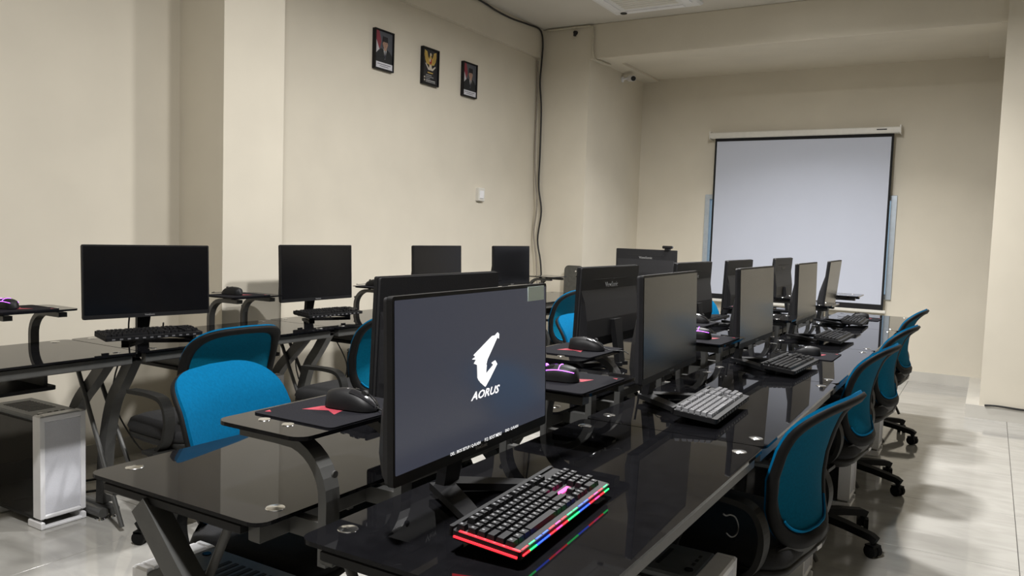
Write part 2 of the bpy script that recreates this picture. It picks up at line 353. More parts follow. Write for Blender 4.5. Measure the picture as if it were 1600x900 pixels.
def key_layout():
    K=[]; U=.019; x0=-.219
    rows=[[ (0,1),(2,1),(3,1),(4,1),(5,1),(6.5,1),(7.5,1),(8.5,1),(9.5,1),(11,1),(12,1),(13,1),(14,1)],
          [(i,1) for i in range(13)]+[(13,2)],
          [(0,1.5)]+[(1.5+i,1) for i in range(12)]+[(13.5,1.5)],
          [(0,1.75)]+[(1.75+i,1) for i in range(11)]+[(12.75,2.25)],
          [(0,2.25)]+[(2.25+i,1) for i in range(10)]+[(12.25,2.75)],
          [(0,1.25),(1.25,1.25),(2.5,1.25),(3.75,6.25),(10,1.25),(11.25,1.25),(12.5,1.25),(13.75,1.25)]]
    ext=[[(15.5,1),(16.5,1),(17.5,1)],[(15.5,1),(16.5,1),(17.5,1),(19,1),(20,1),(21,1),(22,1)],[(15.5,1),(16.5,1),(17.5,1),(19,1),(20,1),(21,1),(22,1)],
         [(19,1),(20,1),(21,1)],[(16.5,1),(19,1),(20,1),(21,1),(22,1)],[(15.5,1),(16.5,1),(17.5,1),(19,2),(21,1)]]
    for r,(a,b) in enumerate(zip(rows,ext)):
        y=.0525-r*U-(.004 if r else 0)
        for x,w_ in a+b: K.append((x0+(x+w_/2)*U,y,w_*U))
    return K
KEYS=key_layout()
def keycap(mb,x,y,w_,z=.016,h=.010):
    a=w_/2-.0012; b=.0083
    vs=[(x-a,y-b,z),(x+a,y-b,z),(x+a,y+b,z),(x-a,y+b,z),(x-a+.002,y-b+.0025,z+h),(x+a-.002,y-b+.0025,z+h),(x+a-.002,y+b-.0015,z+h),(x-a+.002,y+b-.0015,z+h)]
    return mb.add(vs,[(0,3,2,1),(4,5,6,7),(0,1,5,4),(1,2,6,5),(2,3,7,6),(3,0,4,7)])
def make_keyboard(style):
    t=thing('computer_keyboard','','keyboard')
    MB().rbox((-.225,-.072,0),(.225,.066,.0155),.008,3).build('base_plate',M_BLK,t)
    for s in(-1,1): MB().box((s*.18-.015,.048,-.010),(s*.18+.015,.060,-.0001)).build('rear_foot',M_BLK,t)
    MB().rbox((-.220,.0665,.002),(.220,.075,.020),.003,2).build('back_ridge',M_BLK,t)
    if style=='rgb':
        cache={}
        for x,y,w_ in KEYS:
            k=round(w_,4)
            if k not in cache: cache[k]=keycap(MB(),0,0,w_).mesh('keycap',M_CAP)
            o=link_mesh('keycap',cache[k],t,(x,y,0))
            if w_<.03:
                if 'lg' not in cache: cache['lg']=MB().box((-.0028,.000,.0261),(.0018,.0045,.0264)).mesh('legend',M_LEG)
                link_mesh('legend',cache['lg'],o)
        cols=[('red',(1,.02,.03)),('pink',(1,.05,.3)),('green',(.02,1,.2)),('blue',(.03,.1,1))]
        em={n:mat('led_'+n,c,.4,emit=c,estr=(1.6 if n!='red' else 2.0)) for n,c in cols}
        # glowing edge along the front and the left end
        seq=['red','green','blue','blue','red','pink','red','green','green','blue','blue','red','pink','red','green']
        n=len(seq); L=.43/n
        for i,c in enumerate(seq): MB().box((-.215+i*L+.001,-.0745,.006),(-.215+(i+1)*L-.001,-.0721,.0085)).build('light_strip',em[c],t)
        MB().box((-.2275,-.068,.004),(-.2251,.060,.0075)).build('light_strip',em['red'],t)
        g=MB()
        for x0,y0,x1,y1 in((-.2235,-.0705,-.2185,.052),): g.box((x0,y0,.0156),(x1,y1,.0172))
        g.build('light_strip',em['red'],t)
        for i,c in enumerate(seq): MB().box((-.215+i*L+.003,-.0702,.0156),(-.215+(i+1)*L-.003,-.0678,.0165)).build('light_strip',em[c],t)
        MB().box((.074,-.016,.0156),(.132,-.006,.018)).build('light_strip',em['pink'],t)
    else:
        kc=MB()
        for x,y,w_ in KEYS: keycap(kc,x,y,w_)
        o=kc.build('keycaps',M_CAPGLEAM if style=='grey' else M_CAP,t); o['kind']='stuff'
        lg=MB()
        for i in range(12): lg.box((-.20+i*.034,-.0738,.004),(-.186+i*.034,-.0721,.010))
        lg.build('front_highlight_strip',mat('strip_plastic',(.16,.16,.17),.3),t)
    return t

def mouse_xyz(s,a,k=1.0):   # s -1(tail)..1(nose), a 0..pi over the back
    wv=.0325*(1-abs(s)**3.2)**.5*(1-.10*math.cos(s*2.2)) ; hv=.040*max(0,(1-((s+.22)/1.23)**2))**.62 if s>-.98 else .003
    ca,sa=math.cos(a),math.sin(a)
    return (k*wv*math.copysign(abs(ca)**.8,ca), s*.0625, .002+k*hv*abs(sa)**.75)
def make_mouse(led):
    t=thing('computer_mouse','','mouse')
    mb=MB(); ns,na=18,14; vs=[]; fs=[]
    for i in range(ns+1):
        s=-1+2*i/ns; s=max(-.995,min(.995,s))
        for j in range(na+1): vs.append(mouse_xyz(s,math.pi*j/na))
    for i in range(ns):
        for j in range(na): fs.append((i*(na+1)+j,(i+1)*(na+1)+j,(i+1)*(na+1)+j+1,i*(na+1)+j+1))
    mb.add(vs,fs,True); mb.add([mouse_xyz(max(-.995,min(.995,-1+2*i/ns)),a) for a in(0,math.pi) for i in range(ns+1)],[(i,i+1,ns+2+i,ns+1+i) for i in range(ns)])
    mb.build('body',M_BLK,t)
    for s0,a0,a1 in((0,.30,.46),(1,.54,.70)):
        b=MB(); v=[]; f=[]; n1,n2=8,4
        for i in range(n1+1):
            for j in range(n2+1):
                x,y,z=mouse_xyz(.05+.90*i/n1,math.pi*(a0+(a1-a0)*j/n2),1.02); v.append((x,y,z+.0012))
        for i in range(n1):
            for j in range(n2): f.append((i*(n2+1)+j,(i+1)*(n2+1)+j,(i+1)*(n2+1)+j+1,i*(n2+1)+j+1))
        b.add(v,f,True).build('button',M_BLKG,t)
    MB().cyl((-.004,.030,.033),(.004,.030,.033),.008,seg=12).build('scroll_wheel',M_DARK if not led else mat('purple_led',(.45,.1,1),.4,emit=(.5,.12,1),estr=3.0),t)
    if led:
        pl=MATS['purple_led']
        for a in(.22,.78): MB().tube([Vector(mouse_xyz(-.85+1.7*i/14,math.pi*a,1.01)) for i in range(15)],.0011,5).build('light_strip',pl,t)
        MB().tube([Vector(mouse_xyz(-.2,math.pi*(.22+.56*i/8),1.015)) for i in range(9)],.0011,5).build('light_strip',pl,t)
    else:
        MB().ball((0,-.012,.0405),.006,.009,.0015,8,4).build('logo_dot',mat('grey_logo_dot',(.35,.35,.35),.4),t)
    MB().tube(smooth_path([(0,.060,.010),(.01,.085,.006),(-.02,.12,.003),(.03,.15,.003)],5),.0017,6).build('cable',M_CABLE,t)
    return t
def make_pad(w_,d):
    t=thing('mouse_pad','','mouse pad')
    MB().rbox((-w_/2,-d/2,0),(w_/2,d/2,.003),.012,4).build('mat',M_PAD,t)
    MB().prism([(.01,-.04),(.055,-.05),(.03,.0),(.05,.035),(.0,.02),(-.04,.03),(-.03,-.01)],.0031,.0034).build('red_graphic',M_RED,t)
    MB().prism([(w_/2-.035,-d/2+.012),(w_/2-.018,-d/2+.016),(w_/2-.024,-d/2+.028)],.0031,.0034).build('corner_logo',M_RED,t)
    return t

def make_tower():
    t=thing('computer_tower','','computer')
    MB().bbox((-.098,-.160,.032),(.098,.20,.435),.004).build('chassis',M_DARK,t)
    for s in(-1,1): MB().box((s*.0985 if s>0 else -.1025,-.158,.05),(.1025 if s>0 else -.0985,.198,.430)).build('side_glass',M_TG,t)
    tp=MB().bbox((-.1025,-.160,.4355),(.1025,.20,.455),.006).build('top_panel',M_TTOP,t)
    tv=MB()
    for i in range(9): tv.box((-.06,-.06+i*.024,.4551),(.06,-.048+i*.024,.4562))
    tv.build('vent_grille',M_DARK,tp)
    MB().cyl((-.055,-.135,.4551),(-.055,-.135,.458),.011,seg=16).build('power_button',M_BLKG,tp)
    for i in range(3): MB().box((-.02+i*.03,-.138,.4551),(-.004+i*.03,-.130,.4565)).build('port',M_DARK,tp)
    fr=MB()
    for a,b in(((-.1025,-.215,.04),(-.082,-.1605,.46)),((.082,-.215,.04),(.1025,-.1605,.46)),((-.0819,-.215,.435),(.0819,-.1605,.46)),((-.0819,-.215,.04),(.0819,-.1605,.058))): fr.bbox(a,b,.005)
    fr.build('front_frame',M_WHT,t)
    pn=MB().bbox((-.0815,-.211,.0585),(.0815,-.205,.4345),.002).build('front_mesh',M_FMESH,t)
    fm=MB()
    for k in range(24):
        a0,a1=2*math.pi*k/24,2*math.pi*(k+1)/24
        c=lambda r,a,y:(r*math.cos(a),y,r*math.sin(a))
        fm.add([c(.057,a0,0),c(.057,a1,0),c(.051,a1,0),c(.051,a0,0),c(.057,a0,.02),c(.057,a1,.02),c(.051,a1,.02),c(.051,a0,.02)],[(0,1,2,3),(7,6,5,4),(0,4,5,1),(3,2,6,7)])
    for k in range(7):
        a=2*math.pi*k/7; c=lambda r,b,y:(r*math.cos(b),y,r*math.sin(b))
        fm.add([c(.016,a,.003),c(.016,a+.5,.012),c(.05,a+.9,.012),c(.05,a+.35,.003)],[(0,1,2,3)])
    fm.cyl((0,0,0),(0,.015,0),.018,seg=14)
    fmm=fm.mesh('fan',M_FAN)
    for z in(.12,.245,.37): link_mesh('fan',fmm,t,(0,-.190,z))
    MB().box((-.081,-.1645,.06),(.081,-.161,.434)).build('fan_backplate',M_FAN,t)
    fb=MB().bbox((-.1025,-.218,0),(-.085,-.12,.031),.004).bbox((.085,-.218,0),(.1025,-.12,.031),.004).bbox((-.0849,-.218,0),(.0849,-.195,.014),.004)
    fb.build('front_foot',M_WHT,t)
    MB().bbox((-.1025,.12,0),(.1025,.19,.031),.004).build('rear_foot',M_WHT,t)
    return t

def back_pt(u,v):       # u -1..1 across, v 0..1 up the backrest
    z=.455+.405*v
    wv=.185+.045*math.sin(min(1,v*1.25)*math.pi*.62)
    y=-.225+.035*math.sin(v*math.pi*1.15)-.022*v**2-.040*max(0,(v-.78)/.22)**2
    y+=.05*u*u*(1-.35*v)
    return Vector((u*wv,y,z-.018*max(0,(v-.85)/.15)*0+0.012*(1-u*u)*v))
def sup(t,a,b,n):
    c,s=math.cos(t),math.sin(t)
    return (a*math.copysign(abs(c)**(2/n),c), b*math.copysign(abs(s)**(2/n),s))
def make_chair():
    t=thing('office_chair','','chair')
    N=56
    def ring(a,b,n,cy=.5): return [(sup(2*math.pi*k/N,a,b,n)[0], cy+sup(2*math.pi*k/N,a,b,n)[1]) for k in range(N)]
    outer=ring(1.0,.5,5.0); inner=ring(.83,.42,4.2,.52)
    def off(p,d):
        e=.01; du=back_pt(p[0]+e,p[1])-back_pt(p[0]-e,p[1]); dv=back_pt(p[0],min(1,p[1]+e))-back_pt(p[0],max(0,p[1]-e))
        return back_pt(*p)+d*du.cross(dv).normalized()      # normal points to the rear (-y)
    f=MB(); loops=[]
    mid=[((a[0]+b[0])/2,(a[1]+b[1])/2) for a,b in zip(outer,inner)]
    for P,d in((inner,.003),(mid,.013),(outer,.006),(outer,-.006),(mid,-.009),(inner,-.004)):
        loops.append([off((max(-1,min(1,p[0])),max(0,min(1,p[1]))),d) for p in P])
    vs=[p for l in loops for p in l]; L=len(loops)
    f.add(vs,[(i*N+k,i*N+(k+1)%N,((i+1)%L)*N+(k+1)%N,((i+1)%L)*N+k) for i in range(L) for k in range(N)],True)
    f.build('back_frame',M_CPL,t)
    def fill(scale_to,d,name,mt,sc0=1.0,base=inner):
        g=MB(); vs=[]; rings=8
        for r in range(rings):
            q=sc0*(1-r/rings)
            for p in base: vs.append(off((p[0]*q,.52+(p[1]-.52)*q),d))
        vs.append(off((0,.52),d)); c=len(vs)-1
        fs=[(r*N+k,r*N+(k+1)%N,(r+1)*N+(k+1)%N,(r+1)*N+k) for r in range(rings-1) for k in range(N)]+[((rings-1)*N+k,(rings-1)*N+(k+1)%N,c) for k in range(N)]
        g.add(vs,fs,True); return g.build(name,mt,t)
    fill(0,.001,'rear_mesh',M_MESHB)
    fo=ring(.985,.493,4.9)
    pad_=fill(0,-.0150,'front_fabric',M_BLUE,1.0,fo)
    lip=MB(); vs=[off((p[0],max(0,min(1,p[1]))),d) for d in(-.0150,-.0055) for p in fo]
    lip.add(vs,[(k,(k+1)%N,N+(k+1)%N,N+k) for k in range(N)],True).build('fabric_edge',M_BLUE,pad_)
    MB().tube([off((p[0],p[1]),.006) for p in inner if p[1]<.22],.004,6).build('piping',M_TRIM,t)
    # shell linking backrest and seat
    sp=MB(); n=14; vs=[]
    for i in range(n+1):
        u=-1+2*i/n
        top=off((u*.98,.03+.05*(1-u*u)),.006); 
        vs+=[top,Vector((u*.215,-.205+.045*u*u,.425)),Vector((u*.19,-.165+.04*u*u,.375))]
    sp.add(vs,[(i*3+j,(i+1)*3+j,(i+1)*3+j+1,i*3+j+1) for i in range(n) for j in range(2)],True)
    vs2=[v+Vector((0,.014,.004)) for v in vs]
    sp.add(vs2,[(i*3+j,i*3+j+1,(i+1)*3+j+1,(i+1)*3+j) for i in range(n) for j in range(2)],True)
    sp.build('back_shell',M_CGR,t)
    MB().box((.05,-.2065,.405),(.09,-.2035,.417),Matrix.Rotation(0,4,'Z')).build('label_tag',M_TAG,t)
    st=MB(); P=rrect(-.235,-.20,.235,.235,.09,6); k=len(P); vs=[]
    for q,z in((.86,.375),(.97,.392),(1.0,.415)): vs+=[(x*q,y*q,z) for x,y in P]
    st.add(vs,[tuple(range(k-1,-1,-1)),tuple(range(2*k,3*k))]+[(i*k+j,i*k+(j+1)%k,(i+1)*k+(j+1)%k,(i+1)*k+j) for i in range(2) for j in range(k)],True).build('seat_pan',M_CGR,t)
    st=MB(); vs=[]
    for q,z in((.98,.4155),(1.02,.435),(.98,.462),(.85,.475),(.4,.478)): vs+=[(x*q,y*q,z) for x,y in P]
    st.add(vs,[tuple(range(k-1,-1,-1)),tuple(range(4*k,5*k))]+[(i*k+j,i*k+(j+1)%k,(i+1)*k+(j+1)%k,(i+1)*k+j) for i in range(4) for j in range(k)],True).build('seat_cushion',M_CFAB,t)
    ap=smooth_path([(0,-.10,.385),(0,-.15,.44),(0,-.165,.52),(0,-.135,.585),(0,-.06,.602),(0,.10,.598)],6)
    am=MB().ribbon(ap,(1,0,0),.042,.016).box((-.05,-.14,.378),(.05,-.06,.392)).mesh('armrest',M_CGR)
    for s in(-1,1): link_mesh('armrest',am,t,(s*.262,0,0))
    MB().cyl((0,0,.11),(0,0,.25),.028).cyl((0,0,.25),(0,0,.37),.018).build('gas_lift',M_BLK,t)
    MB().box((-.09,-.10,.345),(.09,.10,.3745)).build('tilt_mechanism',M_BLK,t)
    MB().cyl((0,0,.075),(0,0,.135),.045,.038).build('hub',M_CPL,t)
    bl=MB().ribbon([(0,.035,.108),(0,.16,.098),(0,.275,.082),(0,.298,.070)],(1,0,0),[.052,.044,.034,.030],.030)
    bl.cyl((0,.285,.055),(0,.285,.075),.011); blm=bl.mesh('base_leg',M_CPL)
    cm=MB()
    for s in(-1,1): cm.cyl((s*.006,0,.027),(s*.024,0,.027),.027,seg=16)
    cm.cyl((-.006,0,.027),(.006,0,.027),.012).cyl((0,0,.03),(0,0,.058),.009).box((-.024,-.02,.045),(.024,.022,.053)); cmm=cm.mesh('caster',M_CPL)
    for k_ in range(5):
        a=2*math.pi*k_/5+.35
        l=link_mesh('base_leg',blm,t,(0,0,0),(0,0,a)); link_mesh('caster',cmm,l,(0,.285,0),(0,0,1.0+k_))
    return t

# ---------------------------------------------------------------- placing
ROW={'L':(-3.225,1.450,R(90)),'A':(-1.3575,1.545,R(-90)),'B':(-.7375,1.545,R(90))}
PITCH=1.142
def at(row,k,x,y):
    xc,yc,rz=ROW[row]; yc+=PITCH*k; c,s_=math.cos(rz),math.sin(rz)
    return (xc+c*x-s_*y, yc+s_*x+c*y), rz
PROTO={}
def put(kind,maker,loc,rz,label,cat,group,tilt=0.0):
    if kind not in PROTO:
        o=maker(); PROTO[kind]=o
    else: o=copy_tree(PROTO[kind])
    o.location=loc; o.rotation_euler=(tilt,0,rz)
    return tag(o,label,cat,group)
ORD=['nearest','second','third','fourth','farthest']
LROW=['leftmost, cut off by the picture edge,','second','third','fourth','farthest']
where={'L':lambda k:LROW[k]+' along the left wall','A':lambda k:ORD[k]+' on the left side of the centre benches','B':lambda k:ORD[k]+' on the right side of the centre benches'}
# desks
for row in 'LAB':
    for k in range(5):
        (x,y),rz=at(row,k,0,0)
        put('desk',make_desk,(x,y,0),rz,'black glass computer desk, '+where[row](k),'desk','black glass computer desks')
# monitors: row, desk index, centre Y, screen-plane X, extra turn, tilt
MON=[('L',1,2.27,-3.27,-10,-2),('L',2,3.45,-3.385,0,-2),('L',3,4.645,-3.385,0,-2),('L',4,5.675,-3.385,0,-2),
     ('A',0,1.86,-1.356,0,-2),('A',1,3.03,-1.356,0,-2),('A',2,4.11,-1.356,0,-2),('A',3,5.0,-1.356,0,-2),('A',4,6.18,-1.356,0,-4),
     ('B',0,1.325,-.852,2,-2),('B',1,2.48,-.868,2.5,-2),('B',2,3.50,-.848,0,-2),('B',3,4.65,-.860,1,-1),('B',4,5.72,-.905,2,5)]
mlab={'L':lambda k:'black monitor with dark screen, '+['','first full one','second','third','fourth'][k]+' from the left along the wall',
      'A':lambda k:'monitor turned away showing its black back, '+ORD[k]+' on the centre benches',
      'B':lambda k:'monitor with dark reflecting screen, '+ORD[k]+' on the right side of the benches'}
kbs={}
for row,k,yy,xx,turn,tl in MON:
    lab=mlab[row](k)
    if row=='B' and k==0: lab='large lit monitor showing a white bird logo and boot text'
    rz=ROW[row][2]+R(turn)
    o=put('mon',make_monitor,(xx,yy,DT),rz,lab,'monitor','computer monitors')
    if tl!=-2:
        for c in o.children:
            if c.name.split('.')[0] in('bezel','screen','back_shell','rear_housing'): c.rotation_euler=(R(tl),0,0)
    if row=='A':
        for c in o.children:
            if c.name.split('.')[0] in('bezel','screen','back_shell','rear_housing'): c.location.z-=.011
    kbs[row,k]=(o,xx,yy,rz)
# the lit boot screen
lit=kbs['B',0][0]
scr=[c for c in lit.children if c.name.startswith('screen')][0]
scr.data=scr.data.copy(); scr.data.materials.clear()
scr.data.materials.append(mat('lit_screen',(.01,.01,.012),.16,noise=.1,spec=.6,emit=(.66,.72,1.0),estr=.05))
M_LOGO=mat('white_screen_pixels',(.8,.8,.8),.5,emit=(1,1,1),estr=.95)
def sp(Y,Z): return (Y-1.325, Z-DT-PIV[2])       # world Y,Z on the screen plane -> screen local x,z
def screen_poly(pts,name,mt,y0=-.0024,y1=-.0013):
    q=[(sp(*p)[0],sp(*p)[1]) for p in pts]
    M=Matrix.Rotation(R(90),4,'X')
    return MB().prism(q,-(y1-PIV[1]),-(y0-PIV[1]),M).build(name,mt,scr)
lg=screen_poly([(1.2932,1.0468),(1.3649,1.0776),(1.3757,1.0774),(1.3867,1.0827),(1.3919,1.079),(1.391,1.0698),(1.3848,1.0731),(1.3709,1.0587),(1.3445,1.0317),(1.3395,1.0207),(1.313,.9939),(1.308,1.0005),(1.3066,1.0261),(1.2941,1.0303),(1.3024,1.0368),(1.2878,1.0393),(1.3002,1.0429)],'bird_head_logo',M_LOGO)
screen_poly([(1.3153,.9931),(1.3418,1.0217),(1.3395,1.0038),(1.3695,1.0182),(1.3624,1.023),(1.3763,1.0265),(1.3842,1.0182),(1.3693,1.005),(1.3555,.9925),(1.3372,.9782),(1.3178,.9901)],'bird_wing_logo',M_LOGO)
def screen_text(txt,y0,y1,z,h,name,shear=0.0):
    me=text_mesh(txt,1.0,M_LOGO,name,extr=0.0,shear=shear,ax='LEFT',bold=.022 if shear else .008)
    xs=[v.co.x for v in me.vertices]; ys=[v.co.y for v in me.vertices]
    kx=(y1-y0)/(max(xs)-min(xs)); ky=h/(max(ys)-min(ys)); mx=min(xs); my=(max(ys)+min(ys))/2
    for v in me.vertices: v.co=((v.co.x-mx)*kx,(v.co.y-my)*ky,0)
    a,b=sp(y0,z); return link_mesh(name,me,scr,(a,-.0018-PIV[1],b),(R(90),0,0))
screen_text('AORUS',1.283,1.396,.966,.0165,'logo_text',.35)
screen_text('DEL : BIOS SETUP / Q-FLASH',1.211,1.319,.869,.0068,'boot_text')
screen_text('F12 : BOOT MENU',1.336,1.403,.8705,.0068,'boot_text')
screen_text('END : Q-FLASH',1.420,1.476,.8715,.0068,'boot_text')
stk=screen_poly([(1.519,1.1385),(1.596,1.1385),(1.596,1.170),(1.519,1.170)],'sticker',M_STICK)
# keyboards
for (row,k),(o,xx,yy,rz) in list(kbs.items()):
    dy=-.155; dx={('B',0):-.045,('B',1):-.06,('B',2):-.03}.get((row,k),-.07 if row=='L' else -.01); zz=.038 if row=='L' else .022
    c,s_=math.cos(rz),math.sin(rz)
    loc=(xx+c*dx-s_*dy, yy+s_*dx+c*dy, DT+zz)
    st='rgb' if (row,k)==('B',0) else ('grey' if (row,k)==('B',1) else 'black')  # grey style: keycaps coloured pale to stand in for their shine
    lab={'L':'black keyboard under the '+['','first','second','third','fourth'][k]+' dark monitor along the left wall',
         'A':'black keyboard behind the '+ORD[k]+' turned-away monitor','B':'black keyboard below the '+ORD[k]+' right-hand bench monitor'}[row]
    if st=='rgb': lab='black keyboard with red, green and blue glowing edge'
    if st=='grey': lab='keyboard with keycaps painted pale for their gleam on the glass bench'
    kb=put('kb_'+st,lambda st=st:make_keyboard(st),loc,rz+R(2 if st=='rgb' else random.uniform(-3,3)),lab,'keyboard','computer keyboards',R(5.5)); kb.scale=(.93,.93,.93)
# mouse pads and mice on the raised shelves or on the glass
MIC=[('L',0,'led',.305,.20,.905),('L',1,'blk',.305,.20,.905),('L',2,'blk',.305,.20,.905),('L',3,'blk',.305,.20,.905),
     ('A',0,'blk',.30,.2,.905),('A',1,'blk',.305,.2,.905),('A',2,'blk',.305,.2,.905),('A',3,'blk',.305,.2,.905),
     ('B',0,'led',.31,.19,.905),('B',1,'led',.31,.19,.905),('B',2,'blk',.17,-.04,.7502),('B',4,'blk',.13,.02,.7502)]
for row,k,kind,x,y,z in MIC:
    (px,py),rz=at(row,k,x,y)
    on=('shelf of the ' if z>.8 else 'glass of the ')+{'L':['leftmost','second','third','fourth'][k] if row=='L' else '', 'A':ORD[k],'B':ORD[k]}[row]+{'L':' left wall desk','A':' left bench desk','B':' right bench desk'}[row]
    put('pad',lambda:make_pad(.27,.215),(px,py,z+.0002),rz,'black mouse pad with red graphic, '+on,'mouse pad','mouse pads')
    (mx_,my_),_=at(row,k,x-.015,y+.025)
    put('mouse_'+kind,lambda kind=kind:make_mouse(kind=='led'),(mx_,my_,z+.0037),rz+R(8),('purple glowing mouse on ' if kind=='led' else 'black mouse on ')+on,'mouse','computer mice')
# computer towers (front faces the user)
TW=[('L',0,.425,-.13),('L',1,.402,-.13),('L',2,.402,-.13),('A',0,.315,.0),('B',0,.402,.0),('B',1,.402,.0),('B',2,.38,.0),('B',3,.402,.0)]
tl_={('L',0):'white tower computer with three fans at the left picture edge',('L',1):'white tower computer behind the blue chairs under the wall desk',('L',2):'white tower computer under the third desk along the left wall',
     ('A',0):'tower computer seen from above under the nearest left bench desk',('B',0):'white tower computer at the bottom edge under the nearest right desk',('B',1):'white tower computer under the desk behind the nearest right chair',
     ('B',2):'white tower computer under the third right bench desk',('B',3):'white tower computer under the fourth right bench desk'}
for row,k,x,y in TW:
    (px,py),rz=at(row,k,x,{'L':.265,'A':-.125,'B':-.01}[row])
    put('tower',make_tower,(px,py,0),rz,tl_[row,k],'computer','tower computers').scale=(.93,1,1.03)
# chairs: x, y, turn
CH=[(-.585,2.37,82,'blue mesh office chair nearest the viewer on the right'),(-.605,3.66,84,'blue mesh office chair second from the viewer on the right'),
    (-.60,4.62,84,'blue mesh office chair third from the viewer on the right'),(-.63,5.85,86,'blue mesh office chair farthest away on the right'),
    (-1.635,1.585,-78,'bright blue chair front tucked behind the nearest left bench desk'),(-1.56,3.68,-90,'bright blue chair between the lit monitor and a turned-away monitor'),
    (-1.56,5.72,-90,'bright blue chair in front of the projection screen'),
    (-2.83,2.22,86,'dark framed blue chair seen from behind at the left wall desk'),(-2.75,3.08,90,'dark framed blue chair half hidden by the turned-away monitor'),
    (-2.90,5.34,94,'dark framed blue chair beside the corner pillar')]
for x,y,a,lab in CH: put('chair',make_chair,(x,y,0),R(a),lab,'chair','blue office chairs')

# ---------------------------------------------------------------- end wall: projection screen
t=thing('projection_screen','large white pull-down projection screen with black border on the end wall','screen',(-1.706,8.36,0))
hwid=.8985
MB().bbox((-hwid,-.035,2.337),(hwid,.035,2.398),.008).build('housing',M_HOUS,t)
for s_ in(-1,1): MB().bbox((s_*(hwid+.0005) if s_>0 else -hwid-.0125,-.04,2.330),(hwid+.0125 if s_>0 else -hwid-.0005,.085,2.415),.004).build('end_cap',M_HOUS,t)
MB().box((.70,-.0357,2.368),(.79,-.0352,2.378)).build('maker_mark',M_DARK,t)
MB().box((-.852,-.004,.662),(.852,0,2.3369)).build('black_border',M_BORD,t)
MB().box((-.832,-.0052,.715),(.832,-.0042,2.306)).build('white_fabric',M_SCREENW,t)
MB().bbox((-.875,-.016,.632),(.875,.014,.6618),.006).build('bottom_bar',M_HOUS,t)
